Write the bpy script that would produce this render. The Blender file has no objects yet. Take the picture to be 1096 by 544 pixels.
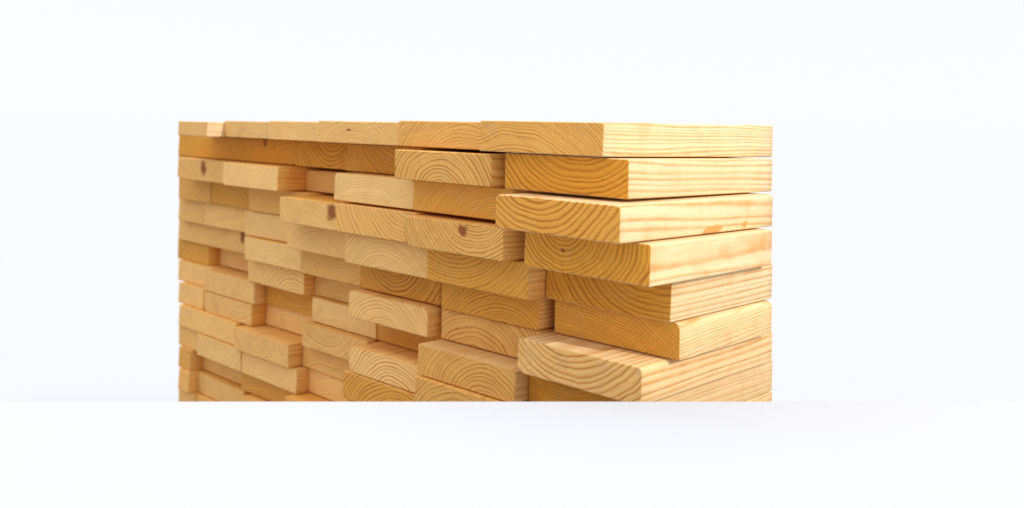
import bpy, bmesh, math, random
from mathutils import Vector, Matrix
S = bpy.context.scene
random.seed(4)

# ------------------------------------------------------------ camera
cam_d = bpy.data.cameras.new("camera")
cam = bpy.data.objects.new("camera", cam_d)
S.collection.objects.link(cam)
FW = Vector((-0.80003726, 0.59994939, -0.00106053))
RT = Vector((0.5996636, 0.79970831, 0.02949891))
UP = Vector((-0.01854597, -0.02296427, 0.99956425))
CAMZ = 1.35                       # eye height; everything else is given relative to the eye
M = Matrix((RT, UP, -FW)).transposed().to_4x4()
M.translation = Vector((0, 0, CAMZ))
cam.matrix_world = M
cam_d.sensor_width = 36
F, CX, CY = 917.876, 230.298, 134.192
cam_d.lens = 36 * F / 1096
cam_d.shift_x = (548 - CX) / 1096
cam_d.shift_y = (CY - 272) / 1096
cam_d.clip_start = 0.05
cam_d.clip_end = 500
cam_d.dof.use_dof = True
cam_d.dof.focus_distance = 0.98
cam_d.dof.aperture_fstop = 4.2
S.camera = cam

# ------------------------------------------------------------ sky: thin white overcast over a clear sky
SUN_EL, SUN_AZ = math.radians(34), math.radians(10)    # azimuth measured from +X towards +Y
W = bpy.data.worlds.new("World"); S.world = W; W.use_nodes = True
nt = W.node_tree; nt.nodes.clear()
out = nt.nodes.new("ShaderNodeOutputWorld")
mix = nt.nodes.new("ShaderNodeMixShader"); mix.inputs[0].default_value = 0.97
sky = nt.nodes.new("ShaderNodeTexSky"); sky.sky_type = 'NISHITA'; sky.sun_disc = False
sky.sun_elevation = SUN_EL; sky.sun_rotation = math.pi / 2 - SUN_AZ
b1 = nt.nodes.new("ShaderNodeBackground"); b1.inputs[1].default_value = 0.1
b2 = nt.nodes.new("ShaderNodeBackground"); b2.inputs[0].default_value = (0.942, 0.958, 1.0, 1); 
# an overcast dome: brightest overhead, even near the horizon, dimmer towards the ground far below
geo = nt.nodes.new("ShaderNodeTexCoord"); sep = nt.nodes.new("ShaderNodeSeparateXYZ"); nt.links.new(geo.outputs['Generated'], sep.inputs[0])
mr = nt.nodes.new("ShaderNodeMapRange"); mr.inputs[1].default_value = -1; mr.inputs[2].default_value = 1; nt.links.new(sep.outputs[2], mr.inputs[0])
cr = nt.nodes.new("ShaderNodeValToRGB"); nt.links.new(mr.outputs[0], cr.inputs[0])
for p_, v_ in ((.0, .12), (.28, .14), (.35, .45), (.65, .45), (1.0, .95)):
    el = cr.color_ramp.elements.new(p_); el.color = (v_, v_, v_, 1)
cr.color_ramp.elements.remove(cr.color_ramp.elements[0]); cr.color_ramp.elements.remove(cr.color_ramp.elements[-1])
ml = nt.nodes.new("ShaderNodeMath"); ml.operation = 'MULTIPLY'; ml.inputs[1].default_value = 2.0
nt.links.new(cr.outputs[0], ml.inputs[0]); nt.links.new(ml.outputs[0], b2.inputs[1])
nt.links.new(sky.outputs[0], b1.inputs[0])
nt.links.new(b1.outputs[0], mix.inputs[1]); nt.links.new(b2.outputs[0], mix.inputs[2])
nt.links.new(mix.outputs[0], out.inputs[0])

sd = bpy.data.lights.new("sun", 'SUN'); sd.energy = 2.2; sd.angle = math.radians(1.5); sd.color = (1, 0.96, 0.90)
sun = bpy.data.objects.new("sun", sd); S.collection.objects.link(sun)
dv = Vector((math.cos(SUN_EL) * math.cos(SUN_AZ), math.cos(SUN_EL) * math.sin(SUN_AZ), math.sin(SUN_EL)))
sun.rotation_euler = dv.to_track_quat('Z', 'Y').to_euler()
S.view_settings.view_transform = 'Standard'; S.view_settings.look = 'None'
S.view_settings.exposure = 0.2; S.view_settings.gamma = 1
S.render.engine = 'CYCLES'
S.cycles.max_bounces = 10; S.cycles.diffuse_bounces = 8

def tag(o, label=None, cat=None, group=None, kind=None):
    if label: o["label"] = label
    if cat: o["category"] = cat
    if group: o["group"] = group
    if kind: o["kind"] = kind

# ------------------------------------------------------------ materials
class NB:
    def __init__(s, nt): s.nt = nt
    def n(s, t, **k):
        x = s.nt.nodes.new(t)
        for a, v in k.items(): setattr(x, a, v)
        return x
    def put(s, sock, v):
        if hasattr(v, "links") or isinstance(v, bpy.types.NodeSocket): s.nt.links.new(v, sock)
        else: sock.default_value = v
    def m(s, op, *a, clamp=False):
        x = s.n("ShaderNodeMath", operation=op, use_clamp=clamp)
        for i, v in enumerate(a): s.put(x.inputs[i], v)
        return x.outputs[0]
    def attr(s, name): return s.n("ShaderNodeAttribute", attribute_type='OBJECT', attribute_name=name).outputs['Fac']
    def noise(s, vec, scale, detail=2, rough=.5):
        x = s.n("ShaderNodeTexNoise"); s.put(x.inputs['Vector'], vec)
        x.inputs['Scale'].default_value = scale; x.inputs['Detail'].default_value = detail; x.inputs['Roughness'].default_value = rough
        return x.outputs['Fac']
    def vec(s, a, b, c):
        x = s.n("ShaderNodeCombineXYZ")
        for i, v in enumerate((a, b, c)): s.put(x.inputs[i], v)
        return x.outputs[0]
    def mixc(s, f, a, b, bt='MIX'):
        x = s.n("ShaderNodeMix", data_type='RGBA', blend_type=bt)
        s.put(x.inputs[0], f); s.put(x.inputs[6], a); s.put(x.inputs[7], b)
        return x.outputs[2]
    def ramp(s, f, pts):
        x = s.n("ShaderNodeValToRGB"); s.put(x.inputs[0], f)
        e = x.color_ramp.elements
        while len(e) < len(pts): e.new(.5)
        for i, (p, c) in enumerate(pts): e[i].position = p; e[i].color = (c, c, c, 1) if not isinstance(c, tuple) else c + (1,)
        return x.outputs[0]
    def ss(s, v, a, b):
        x = s.n("ShaderNodeMapRange", interpolation_type='SMOOTHSTEP'); s.put(x.inputs[0], v)
        x.inputs[1].default_value = a; x.inputs[2].default_value = b
        return x.outputs[0]

def pine():
    mat = bpy.data.materials.new("pine_wood"); mat.use_nodes = True
    nt = mat.node_tree; nt.nodes.clear(); g = NB(nt)
    tc = g.n("ShaderNodeTexCoord")
    sx = g.n("ShaderNodeSeparateXYZ"); g.put(sx.inputs[0], tc.outputs['Object'])
    x, y, z = sx.outputs
    seed = g.attr("seed")
    sn = g.n("ShaderNodeSeparateXYZ"); g.put(sn.inputs[0], tc.outputs['Normal'])
    endm = g.ss(g.m('ABSOLUTE', sn.outputs[1]), .6, .9)
    ox = g.m('ADD', x, g.m('MULTIPLY', seed, 3.7))
    # growth rings: distance from the pith, pith wandering slowly along the board
    slow = g.vec(ox, g.m('MULTIPLY', y, .11), z)
    w1 = g.m('SUBTRACT', g.noise(slow, 16, 2), .5)
    w2 = g.m('SUBTRACT', g.noise(g.vec(z, g.m('MULTIPLY', y, .11), ox), 21, 2), .5)
    fine = g.m('SUBTRACT', g.noise(g.vec(ox, g.m('MULTIPLY', y, .15), z), 110, 2), .5)
    qx = g.m('ADD', g.m('SUBTRACT', x, g.attr("pith_x")), g.m('MULTIPLY', w1, .013))
    drift = g.m('MULTIPLY', y, g.attr("drift"))
    qz = g.m('ADD', g.m('ADD', g.m('SUBTRACT', z, g.attr("pith_z")), drift), g.m('MULTIPLY', w2, .012))
    r = g.m('SQRT', g.m('ADD', g.m('MULTIPLY', qx, qx), g.m('MULTIPLY', qz, qz)))
    # uneven ring widths
    rw = g.n("ShaderNodeTexNoise", noise_dimensions='1D'); g.put(rw.inputs['W'], g.m('ADD', g.m('MULTIPLY', r, 55), seed)); rw.inputs['Scale'].default_value = 1
    rr = g.m('ADD', r, g.m('MULTIPLY', g.m('SUBTRACT', rw.outputs[0], .5), .009))
    rr = g.m('ADD', rr, g.m('MULTIPLY', fine, .0011))
    t = g.m('FRACT', g.m('DIVIDE', rr, g.attr("ring")))
    late = g.ramp(t, [(0, 0.15), (.2, 0.0), (.52, .22), (.74, 1.0), (.86, 1.0), (1.0, .15)])
    # how strongly this ring shows
    rs = g.n("ShaderNodeTexNoise", noise_dimensions='1D'); g.put(rs.inputs['W'], g.m('ADD', g.m('MULTIPLY', r, 120), g.m('MULTIPLY', seed, 9))); rs.inputs['Scale'].default_value = 1
    late = g.m('MULTIPLY', late, g.ss(rs.outputs[0], .0, .6))
    patch = g.ss(g.noise(g.vec(ox, y, z), 30, 3, .6), .25, .75)
    late = g.m('MULTIPLY', late, g.m('ADD', .6, g.m('MULTIPLY', patch, .5)))
    late = g.m('MULTIPLY', late, g.attr("contrast"))
    tone = g.attr("tone")
    e_light = g.mixc(tone, (.70, .315, .028, 1), (.88, .55, .205, 1))
    e_dark = g.mixc(tone, (.40, .13, .007, 1), (.57, .245, .05, 1))
    pal = g.attr('pale'); s_light = g.mixc(pal, (.80, .42, .085, 1), (.76, .575, .325, 1)); s_dark = g.mixc(pal, (.62, .24, .03, 1), (.58, .29, .085, 1))  # long-face colour: shade of the notches painted in as golden, sunlit faces pale
    cE = g.mixc(late, e_light, e_dark)
    # long faces: latewood reads as broader, softer streaks
    lateS = g.m('MULTIPLY', late, .95)
    cS = g.mixc(lateS, s_light, s_dark)
    streak = g.ss(g.noise(g.vec(g.m('MULTIPLY', ox, 1), g.m('MULTIPLY', y, .04), z), 90, 3, .6), .35, .8)
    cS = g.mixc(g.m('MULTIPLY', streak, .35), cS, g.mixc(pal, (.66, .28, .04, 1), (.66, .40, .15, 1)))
    col = g.mixc(endm, cS, cE)
    # blotches of resin and grey weathering on the sawn ends
    big = g.noise(g.vec(ox, y, z), 22, 3, .6)
    col = g.mixc(g.m('MULTIPLY', g.ss(big, .52, .75), .30), col, (.56, .25, .05, 1))
    grey = g.m('MULTIPLY', g.ss(g.noise(g.vec(z, ox, y), 28, 4, .65), .5, .72), g.attr("weather"))
    col = g.mixc(g.m('MULTIPLY', grey, endm), col, (.50, .34, .18, 1))
    # fibres and saw fuzz
    fib = g.noise(g.vec(g.m('MULTIPLY', ox, 1), g.m('MULTIPLY', y, .06), z), 900, 3, .7)
    spk = g.noise(g.vec(ox, g.m('MULTIPLY', y, 1), z), 650, 2, .7)
    val = g.m('ADD', .66, g.m('MULTIPLY', g.m('ADD', g.m('MULTIPLY', fib, .45), g.m('MULTIPLY', spk, .55)), .68))
    # diagonal band-saw marks on the ends
    a = g.attr("saw")
    sc = g.m('ADD', g.m('MULTIPLY', ox, g.m('COSINE', a)), g.m('MULTIPLY', z, g.m('SINE', a)))
    sw = g.noise(g.vec(g.m('MULTIPLY', sc, 1), 0.0, g.m('MULTIPLY', z, .06)), 480, 2, .6)
    val = g.m('MULTIPLY', val, g.m('ADD', .80, g.m('MULTIPLY', sw, .40)))
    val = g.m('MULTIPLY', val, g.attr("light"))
    col = g.mixc(1.0, col, g.vec(val, val, val), 'MULTIPLY')
    # dark flecks and short checks on the sawn ends
    fl = g.ss(g.noise(g.vec(g.m('MULTIPLY', ox, .45), y, z), 170, 3, .7), .63, .74)
    col = g.mixc(g.m('MULTIPLY', g.m('MULTIPLY', fl, endm), .45), col, (.34, .14, .03, 1))
    # knot
    kx = g.m('SUBTRACT', x, g.attr("knot_x")); kz = g.m('MULTIPLY', g.m('SUBTRACT', z, g.attr("knot_z")), g.attr("knot_a"))
    kn = g.m('ADD', g.m('SQRT', g.m('ADD', g.m('MULTIPLY', kx, kx), g.m('MULTIPLY', kz, kz))), g.m('MULTIPLY', fine, .010))
    km = g.m('SUBTRACT', 1, g.ss(g.m('DIVIDE', kn, g.m('MAXIMUM', g.attr("knot_r"), .0001)), .45, 1.1))
    km = g.m('MULTIPLY', g.m('MULTIPLY', km, endm), .95)
    col = g.mixc(km, col, (.26, .07, .015, 1))
    # torn grain spots along the lower arris of the long face
    ty = g.attr("tear")
    for dy, s_, dz in ((0, .011, .002), (.018, .013, .003), (.088, .007, .006)):
        d1 = g.m('DIVIDE', g.m('SUBTRACT', y, g.m('ADD', ty, dy)), s_)
        d2 = g.m('DIVIDE', g.m('SUBTRACT', z, dz), .0045)
        dd = g.m('ADD', g.m('SQRT', g.m('ADD', g.m('MULTIPLY', d1, d1), g.m('MULTIPLY', d2, d2))), g.m('MULTIPLY', fine, 6.0))
        tm = g.m('MULTIPLY', g.m('SUBTRACT', 1, g.ss(dd, .6, 1.1)), g.m('SUBTRACT', 1, endm))
        tm = g.m('MULTIPLY', tm, g.m('GREATER_THAN', ty, .001))
        col = g.mixc(g.m('MULTIPLY', tm, .95), col, (.56, .28, .06, 1))
    bs = g.n("ShaderNodeBsdfPrincipled")
    g.put(bs.inputs['Base Color'], col)
    bs.inputs['Roughness'].default_value = .62
    bs.inputs['Specular IOR Level'].default_value = .22
    h = g.m('ADD', g.m('MULTIPLY', late, .35), g.m('ADD', g.m('MULTIPLY', fib, .5), g.m('MULTIPLY', g.m('MULTIPLY', sw, endm), .9)))
    h = g.m('ADD', h, g.m('MULTIPLY', spk, .5))
    bp = g.n("ShaderNodeBump"); bp.inputs['Strength'].default_value = .8; bp.inputs['Distance'].default_value = .0009
    g.put(bp.inputs['Height'], h); g.put(bs.inputs['Normal'], bp.outputs[0])
    o = g.n("ShaderNodeOutputMaterial"); g.put(o.inputs[0], bs.outputs[0])
    return mat

def pale(name, c):
    mat = bpy.data.materials.new(name); mat.use_nodes = True
    g = NB(mat.node_tree); bs = mat.node_tree.nodes["Principled BSDF"]
    tc = g.n("ShaderNodeTexCoord")
    n = g.noise(tc.outputs['Object'], 6, 5, .6)
    g.put(bs.inputs['Base Color'], g.mixc(n, c + (1,), tuple(v * .97 for v in c) + (1,)))
    bs.inputs['Roughness'].default_value = .9; bs.inputs['Specular IOR Level'].default_value = .1
    bp = g.n("ShaderNodeBump"); bp.inputs['Strength'].default_value = .1; bp.inputs['Distance'].default_value = .001
    g.put(bp.inputs['Height'], g.noise(tc.outputs['Object'], 300, 3)); g.put(bs.inputs['Normal'], bp.outputs[0])
    return mat

PINE = pine()
WHITE = pale("pale_concrete", (.492, .502, .522))

def prism(name, poly, z0, z1, mat):
    bm = bmesh.new()
    lo = [bm.verts.new((x, y, z0)) for x, y in poly]; hi = [bm.verts.new((x, y, z1)) for x, y in poly]
    bm.faces.new(hi); bm.faces.new(lo[::-1])
    for i in range(len(poly)): bm.faces.new((lo[i], lo[(i + 1) % len(poly)], hi[(i + 1) % len(poly)], hi[i]))
    bmesh.ops.recalc_face_normals(bm, faces=bm.faces)
    me = bpy.data.meshes.new(name); bm.to_mesh(me); bm.free(); me.materials.append(mat)
    o = bpy.data.objects.new(name, me); S.collection.objects.link(o)
    return o

# ------------------------------------------------------------ pale ground: added raised apron that hides the pile's foot, lower bed under the pile
BED = -0.5515 + CAMZ
P0 = Vector((-0.63161885, 0.44159182)); P1 = Vector((-0.33240237, 0.92694645))
e = (P1 - P0).normalized(); nrm = Vector((e.y, -e.x))         # towards the camera side
if nrm.dot(-P0) < 0: nrm = -nrm
A = P0 - e * 2.6; Bq = P1 + e * 2.2
apron = prism("ground", [tuple(A), tuple(Bq), tuple(Bq + nrm * 3.5), tuple(A + nrm * 3.5)], BED - .2, CAMZ - .25, WHITE)  # added slab; its far edge hides the lower boards from the camera
tag(apron, "added pale smooth slab hiding the foot of the pile of boards", kind='structure')
bed = prism("ground", [(-1.335, 1.17), (-.38, 1.17), (-.38, .86), (-.62, .47), (-1.05, .47), (-1.37, .86)], BED - .2, BED, WHITE)
tag(bed, "pale lower ground that the pile of boards stands on", kind='structure')

# ------------------------------------------------------------ boards
def board(X, Wd, Y0, Y1, z0, T, bev, idx, wane=0, z_far=0, skew=0, lean=0):
    """one sawn board: rounded-rectangle profile swept along its length, eased ends, slight bow"""
    rnd = random.Random(idx * 17 + 5)
    N = 4
    def profile(inset):
        pts = []
        for ci, (cx, cz, a0) in enumerate(((Wd, T, 0), (0, T, 90), (0, 0, 180), (Wd, 0, 270))):
            r = bev * (.7 + .6 * rnd.random()) if inset is None else bev
            if wane and ci in wane_c: r = wane
            r = min(r, T * .42)
            r2 = radii[ci] if radii[ci] else r
            sx = -1 if cx > 0 else 1; sz = -1 if cz > 0 else 1
            px, pz = cx + sx * r2, cz + sz * r2
            for k in range(N + 1):
                a = math.radians(a0 + 90 * k / N)
                pts.append((px + r2 * math.cos(a), pz + r2 * math.sin(a)))
        return pts
    wane_c = ()
    radii = [bev * (.7 + .7 * rnd.random()) for _ in range(4)]
    if wane:
        for c, v in wane.items(): radii[c] = v
    base = profile(0)
    L = Y1 - Y0; secs = []
    c = (Wd / 2, T / 2)
    def ring(y, s):
        return [((px - (s if px > c[0] else -s)), y, (pz - (s if pz > c[1] else -s))) for px, pz in base]
    n = 10
    ph, amp = rnd.random() * 6.28, .0004
    rows = [(0.0, .0011), (.0011, 0.0)] + [(L * k / n, 0) for k in range(1, n)] + [(L, 0)]
    bm = bmesh.new(); rings = []
    for y, s in rows:
        rg = []
        for (px, yy, pz) in ring(y, s):
            f = y / L
            dz = z_far * f * (pz / T)
            dx = amp * math.sin(ph + 4 * y)
            ys = yy + (skew * (px - c[0]) + lean * (pz - c[1])) * (1 - f)
            rg.append(bm.verts.new((px + dx, ys, pz + dz)))
        rings.append(rg)
    m = len(rings[0])
    bm.faces.new(rings[0][::-1]); bm.faces.new(rings[-1])
    for a_, b_ in zip(rings, rings[1:]):
        for i in range(m):
            f = bm.faces.new((a_[i], a_[(i + 1) % m], b_[(i + 1) % m], b_[i])); f.smooth = True
    bmesh.ops.recalc_face_normals(bm, faces=bm.faces)
    me = bpy.data.meshes.new("pine_board"); bm.to_mesh(me); bm.free(); me.materials.append(PINE)
    for p in me.polygons:
        if abs(p.normal.y) > .9: p.use_smooth = False
    o = bpy.data.objects.new("pine_board", me); S.collection.objects.link(o)
    o.location = (X, Y0, z0 + CAMZ)
    return o
Z = [-0.0211, -0.0623, -0.1023, -0.1451, -0.1887, -0.2293, -0.27, -0.3099, -0.3488, -0.3885, -0.4287, -0.4683, -0.5085, -0.5487]
TAB = [
(1, 0, -0.5962, 0.1457, 0.8218, 0.0345),
(1, 1, -0.7497, 0.1432, 0.8587, 0.0331),
(1, 2, -0.9018, 0.1515, 0.8628, 0.0310),
(1, 3, -1.0272, 0.1248, 0.8748, 0.0292),
(1, 4, -1.1676, 0.1399, 0.8960, 0.0278),
(1, 5, -1.2545, 0.0863, 0.8595, 0.0252),
(2, 0, -0.5724, 0.1408, 0.8359, 0.0000),
(2, 1, -0.7342, 0.1440, 0.8366, 0.0000),
(2, 2, -0.8914, 0.1455, 0.9085, 0.0000),
(2, 3, -1.0221, 0.1182, 0.9272, 0.0000),
(2, 4, -1.1620, 0.1393, 0.9337, 0.0000),
(2, 5, -1.3040, 0.1414, 0.9355, 0.0000),
(2, 6, -1.3665, 0.0619, 0.9376, 0.0000),
(3, 0, -0.5560, 0.1377, 0.7971, 0.0000),
(3, 1, -0.7249, 0.1468, 0.8629, 0.0000),
(3, 2, -0.8718, 0.1462, 0.8676, 0.0000),
(3, 3, -1.0139, 0.1415, 0.9458, 0.0000),
(3, 4, -1.1551, 0.1406, 0.8856, 0.0000),
(3, 5, -1.3134, 0.1578, 0.9027, 0.0000),
(3, 6, -1.3665, 0.0525, 0.9380, 0.0000),
(4, 0, -0.5464, 0.1383, 0.8370, 0.0000),
(4, 1, -0.7171, 0.1432, 0.8387, 0.0000),
(4, 2, -0.8595, 0.1418, 0.8611, 0.0000),
(4, 3, -0.9833, 0.1233, 0.8634, 0.0000),
(4, 4, -1.1333, 0.1493, 0.9263, 0.0000),
(4, 5, -1.2593, 0.1254, 0.9392, 0.0000),
(4, 6, -1.3625, 0.1026, 0.9378, 0.0000),
(5, 0, -0.5587, 0.1408, 0.9011, 0.0000),
(5, 1, -0.7047, 0.1454, 0.8691, 0.0000),
(5, 2, -0.8527, 0.1474, 0.8732, 0.0000),
(5, 3, -0.9988, 0.1296, 0.8944, 0.0000),
(5, 4, -1.1499, 0.1505, 0.9334, 0.0000),
(5, 5, -1.2949, 0.1444, 0.9512, 0.0000),
(5, 6, -1.3804, 0.0849, 0.9517, 0.0000),
(6, 0, -0.5545, 0.1406, 0.9150, 0.0000),
(6, 1, -0.7079, 0.1397, 0.9043, 0.0000),
(6, 2, -0.8622, 0.1429, 0.9158, 0.0000),
(6, 3, -0.9960, 0.1332, 0.9217, 0.0000),
(6, 4, -1.1427, 0.1461, 0.9267, 0.0000),
(6, 5, -1.2910, 0.1477, 0.9628, 0.0000),
(6, 6, -1.3997, 0.1081, 0.9663, 0.0000),
(7, 0, -0.5660, 0.1419, 0.8608, 0.0000),
(7, 1, -0.7124, 0.1457, 0.9120, 0.0000),
(7, 2, -0.8661, 0.1435, 0.8979, 0.0000),
(7, 3, -1.0078, 0.1412, 0.9652, 0.0000),
(7, 4, -1.1536, 0.1451, 0.9441, 0.0000),
(7, 5, -1.3091, 0.1433, 1.0003, 0.0000),
(7, 6, -1.4120, 0.1023, 0.9750, 0.0000),
(8, 0, -0.5718, 0.1408, 0.8933, 0.0000),
(8, 1, -0.7135, 0.1412, 0.8682, 0.0000),
(8, 2, -0.8608, 0.1365, 0.9541, 0.0000),
(8, 3, -0.9997, 0.1383, 0.9537, 0.0000),
(8, 4, -1.1383, 0.1379, 0.9763, 0.0000),
(8, 5, -1.2850, 0.1448, 0.9500, 0.0000),
(8, 6, -1.3983, 0.1141, 0.9683, 0.0000),
(9, 0, -0.5710, 0.1400, 0.8738, 0.0000),
(9, 1, -0.7106, 0.1390, 0.8600, 0.0000),
(9, 2, -0.8653, 0.1541, 0.9016, 0.0000),
(9, 3, -1.0053, 0.1394, 0.9396, 0.0000),
(9, 4, -1.1465, 0.1405, 0.9847, 0.0000),
(9, 5, -1.2860, 0.1389, 0.9510, 0.0000),
(9, 6, -1.3760, 0.0820, 0.9544, 0.0000),
(10, 0, -0.5750, 0.1400, 0.8816, 0.0000),
(10, 1, -0.7220, 0.1464, 0.8921, 0.0000),
(10, 2, -0.8745, 0.1401, 0.8989, 0.0000),
(10, 3, -1.0239, 0.1386, 0.9585, 0.0000),
(10, 4, -1.1657, 0.1412, 0.9283, 0.0000),
(10, 5, -1.3578, 0.1771, 0.9433, 0.0000),
(11, 0, -0.5730, 0.1400, 0.8828, 0.0000),
(11, 1, -0.7170, 0.1434, 0.8977, 0.0000),
(11, 2, -0.8660, 0.1484, 0.8992, 0.0000),
(11, 3, -1.0128, 0.1462, 0.9637, 0.0000),
(11, 4, -1.1554, 0.1420, 0.9382, 0.0000),
(11, 5, -1.2878, 0.1318, 0.9384, 0.0000),
(11, 6, -1.3657, 0.0773, 0.9501, 0.0000),
(12, 0, -0.5770, 0.1400, 0.8690, 0.0000),
(12, 1, -0.7220, 0.1444, 0.9033, 0.0000),
(12, 2, -0.8700, 0.1474, 0.9042, 0.0000),
(12, 3, -1.0200, 0.1494, 0.9186, 0.0000),
(12, 4, -1.1812, 0.1401, 0.9604, 0.0000),
(12, 5, -1.3160, 0.1342, 0.9747, 0.0000),
(12, 6, -1.3560, 0.0394, 0.9449, 0.0000),
(13, 0, -0.5700, 0.1400, 0.8919, 0.0000),
(13, 1, -0.7160, 0.1454, 0.8939, 0.0000),
(13, 2, -0.8620, 0.1454, 0.9173, 0.0000),
(13, 3, -1.0100, 0.1474, 0.9234, 0.0000),
(13, 4, -1.1550, 0.1444, 0.9418, 0.0000),
(13, 5, -1.3120, 0.1400, 0.9600, 0.0000),
(13, 6, -1.3467, 0.0341, 0.9400, 0.0000),
(14, 0, -0.5750, 0.1400, 0.8721, 0.0000),
(14, 1, -0.7200, 0.1444, 0.8982, 0.0000),
(14, 2, -0.8680, 0.1474, 0.9186, 0.0000),
(14, 3, -1.0120, 0.1434, 0.9248, 0.0000),
(14, 4, -1.1600, 0.1474, 0.9448, 0.0000),
(14, 5, -1.3050, 0.1444, 0.9520, 0.0000),
(14, 6, -1.3592, 0.0536, 0.9500, 0.0000),
]

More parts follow.
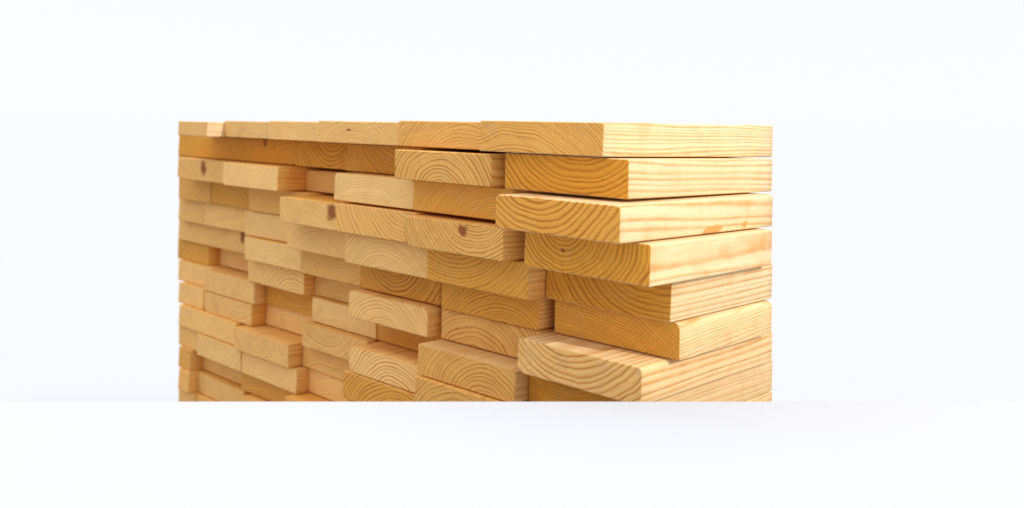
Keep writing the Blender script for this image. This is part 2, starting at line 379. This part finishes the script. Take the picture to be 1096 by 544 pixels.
# per-board looks: (row, n) -> phrase, then pith (share of width, metres above the underside), ring spacing in mm,
# tone (0 amber .. 1 pinkish; recessed ends' shade partly put in as amber), contrast, extras
LOOK = {
(1,0): ("broad tan end with very fine faint rings", .30, -.075, 2.6, .35, .85, dict(weather=.25)),
(1,1): ("plain tan end with faint arching rings", .75, -.05, 4.2, .45, .55, {}),
(1,2): ("peach end with a short black crack near its top", .45, -.04, 4.0, .75, .5, dict(knot=(.40, .019, .006, 3.0))),
(1,3): ("smooth peach end without clear rings", .3, -.09, 3.2, .8, .3, {}),
(1,4): ("greyish end with a rounded lower left corner", .5, -.08, 3.0, .85, .25, dict(weather=.9)),
(1,5): ("narrow end with a bright sunlit side, cut short at the left", .6, .045, 4.5, .8, .55, {}),
(2,0): ("deep amber end with bold drooping rings", .62, .085, 5.6, 0, .8, {}),
(2,1): ("light end with bold rainbow arches", .50, -.016, 5.0, .45, .95, {}),
(2,2): ("recessed amber end with drooping rings", .7, .07, 5.5, .05, .55, {}),
(2,3): ("recessed dark amber end with bold drooping rings", .7, .055, 6.5, 0, 1.0, {}),
(2,4): ("recessed amber end with a small dark knot at its top", .8, -.03, 5.5, 0, .45, dict(knot=(.42, .034, .006, .8))),
(2,5): ("recessed smooth amber end with faint rings", .2, -.04, 5.5, 0, .4, {}),
(2,6): ("narrow recessed amber end at the left edge", .3, .09, 5.5, 0, .4, {}),
(3,0): ("far jutting end with rounded corners and broad drooping rings", .36, .066, 6.2, .12, 1.0, dict(tear=.185, weather=.15)),
(3,1): ("recessed mustard end with faint speckle above a black slit", .85, -.06, 3.0, .15, .3, {}),
(3,2): ("pale cream end with faint flat rings", .4, -.12, 3.0, 1.0, .35, {}),
(3,3): ("recessed tan end half hidden by a jutting pale one", .3, .1, 3.6, .6, .3, {}),
(3,4): ("jutting pale pink end with fine drooping rings", .55, .055, 3.4, 1.0, .55, dict(light=1.06)),
(3,5): ("peach end with a long brown wedge knot", .4, .12, 5, .6, .25, dict(knot=(.50, .024, .010, .6))),
(3,6): ("narrow recessed sliver behind a knotted board", .5, .1, 4, .3, .2, {}),
(4,0): ("amber end with rings sweeping from its upper left", .33, .046, 4.8, .02, .8, dict(knot=(.33, .023, .0022, 1.0))),
(4,1): ("end with tight drooping rings and two red knots", .72, .062, 3.9, .5, 1.0, dict(knot=(.62, .029, .0075, .9))),
(4,2): ("peach end with rings slanting like a bowl", .95, .075, 5.0, .55, .7, {}),
(4,3): ("peach end with a dark knot at its right corner", .95, .09, 4.5, .75, .3, dict(knot=(.92, .026, .012, .8))),
(4,4): ("recessed small tan end below a jutting pale board", .4, .1, 4.0, .45, .25, {}),
(4,5): ("recessed mustard end beside a dark vertical gap", .4, -.03, 4.5, .1, .5, {}),
(4,6): ("recessed mustard end at the left edge", .5, -.05, 4.5, .3, .35, {}),
(5,0): ("amber end with slanting rings below a paler one", .9, .085, 6.0, 0, .85, {}),
(5,1): ("mustard end with wispy upturned rings", .25, .10, 4.6, .12, .6, {}),
(5,2): ("pale end with faint rainbow arches", .50, -.035, 4.0, .85, .5, {}),
(5,3): ("pale peach end with a faint arch", .5, -.03, 4.0, .8, .35, {}),
(5,4): ("speckled pink end without clear rings", .3, -.14, 3.0, .95, .2, {}),
(5,5): ("smooth tan end of even colour", .5, -.12, 3.2, .7, .2, {}),
(5,6): ("smooth tan end at the left edge", .5, -.10, 3.2, .6, .2, {}),
(6,0): ("dull amber end with fine straight slanting grain", .1, -.13, 3.0, .12, .75, {}),
(6,1): ("brown amber end with wavy arched rings", .65, -.045, 3.6, .08, .8, {}),
(6,2): ("orange end with bold bowl shaped rings", .45, .052, 5.2, .1, 1.0, {}),
(6,3): ("recessed tan end without clear rings", .5, .12, 4, .5, .3, {}),
(6,4): ("pink end with faint fine grain above a jutting board", .5, -.13, 3.0, .95, .2, {}),
(6,5): ("end with a brown wedge knot and slanting grain", .1, .07, 4.4, .65, .5, dict(knot=(.68, .031, .010, .65))),
(6,6): ("smooth peach end at the left edge", .5, .1, 4, .6, .25, {}),
(7,0): ("far jutting pale end with bold drooping rings and a grey stain", .42, .082, 6.4, .8, .95, dict(weather=.6, light=1.05)),
(7,1): ("light end with broad low arches", .35, -.030, 5.6, .5, .8, {}),
(7,2): ("jutting pale end with arches and a rounded upper right corner", .45, -.028, 4.4, .85, .7, dict(light=1.05)),
(7,3): ("recessed tan end of even colour", .5, -.1, 4, .6, .3, {}),
(7,4): ("jutting end with wavy arched rings", .85, -.035, 5.2, .8, .8, dict(light=1.05)),
(7,5): ("recessed smooth pink end", .5, .1, 4, .9, .2, {}),
(7,6): ("recessed mustard end at the left edge", .5, .1, 4, .1, .3, {}),
(8,0): ("shaded amber end right under the jutting ringed one", .3, .12, 4, .05, .5, {}),
(8,1): ("jutting tan end with arches and a lit top face", .72, -.020, 4.6, .4, .7, {}),
(8,2): ("deeply recessed shaded end under a pale jutting one", .5, .1, 4, .1, .4, {}),
(8,3): ("pink end without clear rings beside a dark joint", .5, -.12, 3.5, .95, .25, {}),
(8,4): ("recessed shaded amber end", .5, .1, 5, .1, .5, {}),
(8,5): ("jutting smooth peach end, upper of a flush pair", .75, .02, 4.6, .75, .3, {}),
(8,6): ("smooth pink end at the left edge", .5, .1, 4, .8, .2, {}),
(9,1): ("end with low arches, cut by the lower edge", .5, -.03, 5, .4, .7, {}),
(9,2): ("pale end with rounded left corners and bold wavy arches", .55, -.028, 4.6, .95, 1.0, dict(light=1.06)),
(9,3): ("tan end with fine rings tipping down", .35, .07, 3.6, .7, .6, {}),
(9,4): ("recessed pink end of even colour", .5, -.1, 4, .8, .2, {}),
(9,5): ("jutting peach end, lower of a flush pair, with drooping rings", .75, .06, 4.6, .75, .5, {}),
(9,6): ("smooth pale end at the left edge", .5, .1, 4, .8, .2, {}),
(10,2): ("amber end with slanting stripes, cut by the lower edge", .75, -.04, 5, .15, .95, {}),
(10,3): ("tan end with a plain grain", .5, -.12, 4, .6, .3, {}),
(10,4): ("jutting end with bowl shaped rings and a golden side", .38, .045, 4.6, .75, .8, {}),
(10,5): ("long smooth peach end at the left edge", .5, .1, 4, .75, .3, {}),
(11,3): ("plain pink end at the lower edge", .5, -.12, 4, .85, .25, {}),
(11,4): ("jutting pale end with a golden side at the lower edge", .5, -.08, 4, .8, .3, {}),
(11,5): ("jutting pink end with small bowl rings", .55, .055, 4.0, .9, .5, {}),
(11,6): ("tan end at the left edge", .5, -.1, 4, .6, .2, {}),
}
ORD = "zeroth first second third fourth fifth sixth seventh eighth ninth tenth eleventh twelfth thirteenth fourteenth".split()
# thinner boards, under which daylight never reaches: a dark slit shows above them
SLIT = {(2,1): .0026, (3,0): .0022, (3,3): .0045, (4,1): .0036, (4,2): .0020, (4,3): .0030, (7,2): .001}
WANE = {(1,4): {2: .009}, (3,0): {1: .006, 0: .005, 2: .004}, (6,0): {0: .007}, (7,0): {1: .005, 0: .005, 2: .009},
        (7,2): {1: .006, 2: .009, 0: .009}, (9,2): {1: .013, 2: .013}, (4,3): {2: .013}, (4,1): {2: .013},
        (9,5): {2: .012}, (3,4): {2: .006}, (4,2): {2: .008}, (2,4): {3: .012}}
YEND = {1: 1.2305, 2: 1.1815, 3: 1.1475, 4: 1.122, 5: 1.152, 6: 1.1445, 7: 1.175, 8: 1.197}
count = {}
for r, k, X, Wd, Y, T1 in TAB: count[r] = count.get(r, 0) + 1
for i, (r, k, X, Wd, Y, T1) in enumerate(TAB):
    rnd = random.Random(i * 7 + 1)
    z0 = Z[r - 1]
    T = T1 if r == 1 else Z[r - 2] - z0 - (.0003 if k == count[r] - 1 else .0014) - SLIT.get((r, k), 0)
    # corner boards end where the pile ends; the ones behind are cut to about the same length
    if k == 0: Y1 = YEND.get(r, 1.20)
    else: Y1 = 1.175 + rnd.uniform(-.008, .008)
    bev = rnd.uniform(.0014, .0026)
    if k == count[r] - 1: bev = .0007
    if (r, k) in ((8, 5), (9, 5)): bev = .0009
    look = LOOK.get((r, k))
    if look is None:
        look = (None, rnd.random(), rnd.choice((-1, 1)) * rnd.uniform(.04, .1), rnd.uniform(3.2, 5), rnd.uniform(.2, .9), rnd.uniform(.3, .7), {})
    ph, px, pz, ring, tone, con, ex = look
    o = board(X, Wd, Y, Y1, z0, T, bev, i, wane=WANE.get((r, k), 0),
              z_far={(1, 0): .0065, (3, 0): .002}.get((r, k), 0), skew=rnd.uniform(-.012, .012), lean=rnd.uniform(-.04, .04))
    o["seed"] = round(rnd.uniform(0, 10), 3)
    o["pith_x"] = px * Wd; o["pith_z"] = pz; o["ring"] = ring * .001; o["tone"] = float(tone); o["contrast"] = float(min(1.1, con * .85 + .28))
    o["drift"] = rnd.uniform(-.05, .05); o["weather"] = float(ex.get("weather", .12)); o["saw"] = rnd.uniform(.4, 1.4) * rnd.choice((-1, 1))
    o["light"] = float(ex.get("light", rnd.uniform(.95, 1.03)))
    kx, kz, kr, ka = ex.get("knot", (0, 0, 0, 1))
    o["knot_x"] = kx * Wd; o["knot_z"] = float(kz); o["knot_r"] = float(kr); o["knot_a"] = float(ka)
    o["pale"] = (1.0 if r < 6 else .8) if k == 0 or (r, k) == (1, 5) else .55 if (r, k) == (8, 1) else round(rnd.uniform(0, .3), 2)  # corner sides pale as if sunlit, most others golden for painted notch shade
    o["tear"] = float(ex.get("tear", 0))
    n = count[r]
    if k == 0: pos = "right corner board of the %s row down" % ORD[r]
    elif k == n - 1: pos = "leftmost board of the %s row down" % ORD[r]
    else: pos = "%s board from the right in row %s" % (ORD[k + 1], {1:'one',2:'two',3:'three',4:'four',5:'five',6:'six',7:'seven',8:'eight',9:'nine',10:'ten',11:'eleven',12:'twelve',13:'thirteen',14:'fourteen'}[r])
    ph = (ph or "plain sawn end").replace(" at the left edge", "").replace(", cut by the lower edge", "").replace(" at the lower edge", "")
    words = (pos + ": " + ph).split()
    tag(o, " ".join(words[:16]).rstrip(",:"), "board", "pine boards stacked in the pile")
    if (r, k) == (4, 1):
        # a curled splinter torn from the arris of this board
        bm = bmesh.new(); prev = None
        path = [(.0, .0035, .0125), (.0016, .0040, .0115), (.0026, .0060, .0085), (.0028, .0085, .0055), (.0020, .0115, .0040), (.0010, .0135, .0050), (.0008, .0125, .0072)]
        for j, (a, b, c) in enumerate(path):
            w = .0011 * (1 - abs(j - 3) / 4.5)
            cur = [bm.verts.new((Wd + a + dx, b, c + dz)) for dx, dz in ((-w * .4, -w), (w * .4, -w), (w * .4, w), (-w * .4, w))]
            if prev:
                for q in range(4): bm.faces.new((prev[q], prev[(q + 1) % 4], cur[(q + 1) % 4], cur[q]))
            else: bm.faces.new(cur[::-1])
            prev = cur
        bm.faces.new(prev); bmesh.ops.recalc_face_normals(bm, faces=bm.faces)
        me = bpy.data.meshes.new("splinter"); bm.to_mesh(me); bm.free(); me.materials.append(PINE)
        sp = bpy.data.objects.new("splinter", me); S.collection.objects.link(sp); sp.parent = o
        for key in ("seed", "pith_x", "pith_z", "ring", "tone", "contrast", "drift", "weather", "saw", "light", "knot_x", "knot_z", "knot_r", "knot_a", "tear"): sp[key] = o[key]
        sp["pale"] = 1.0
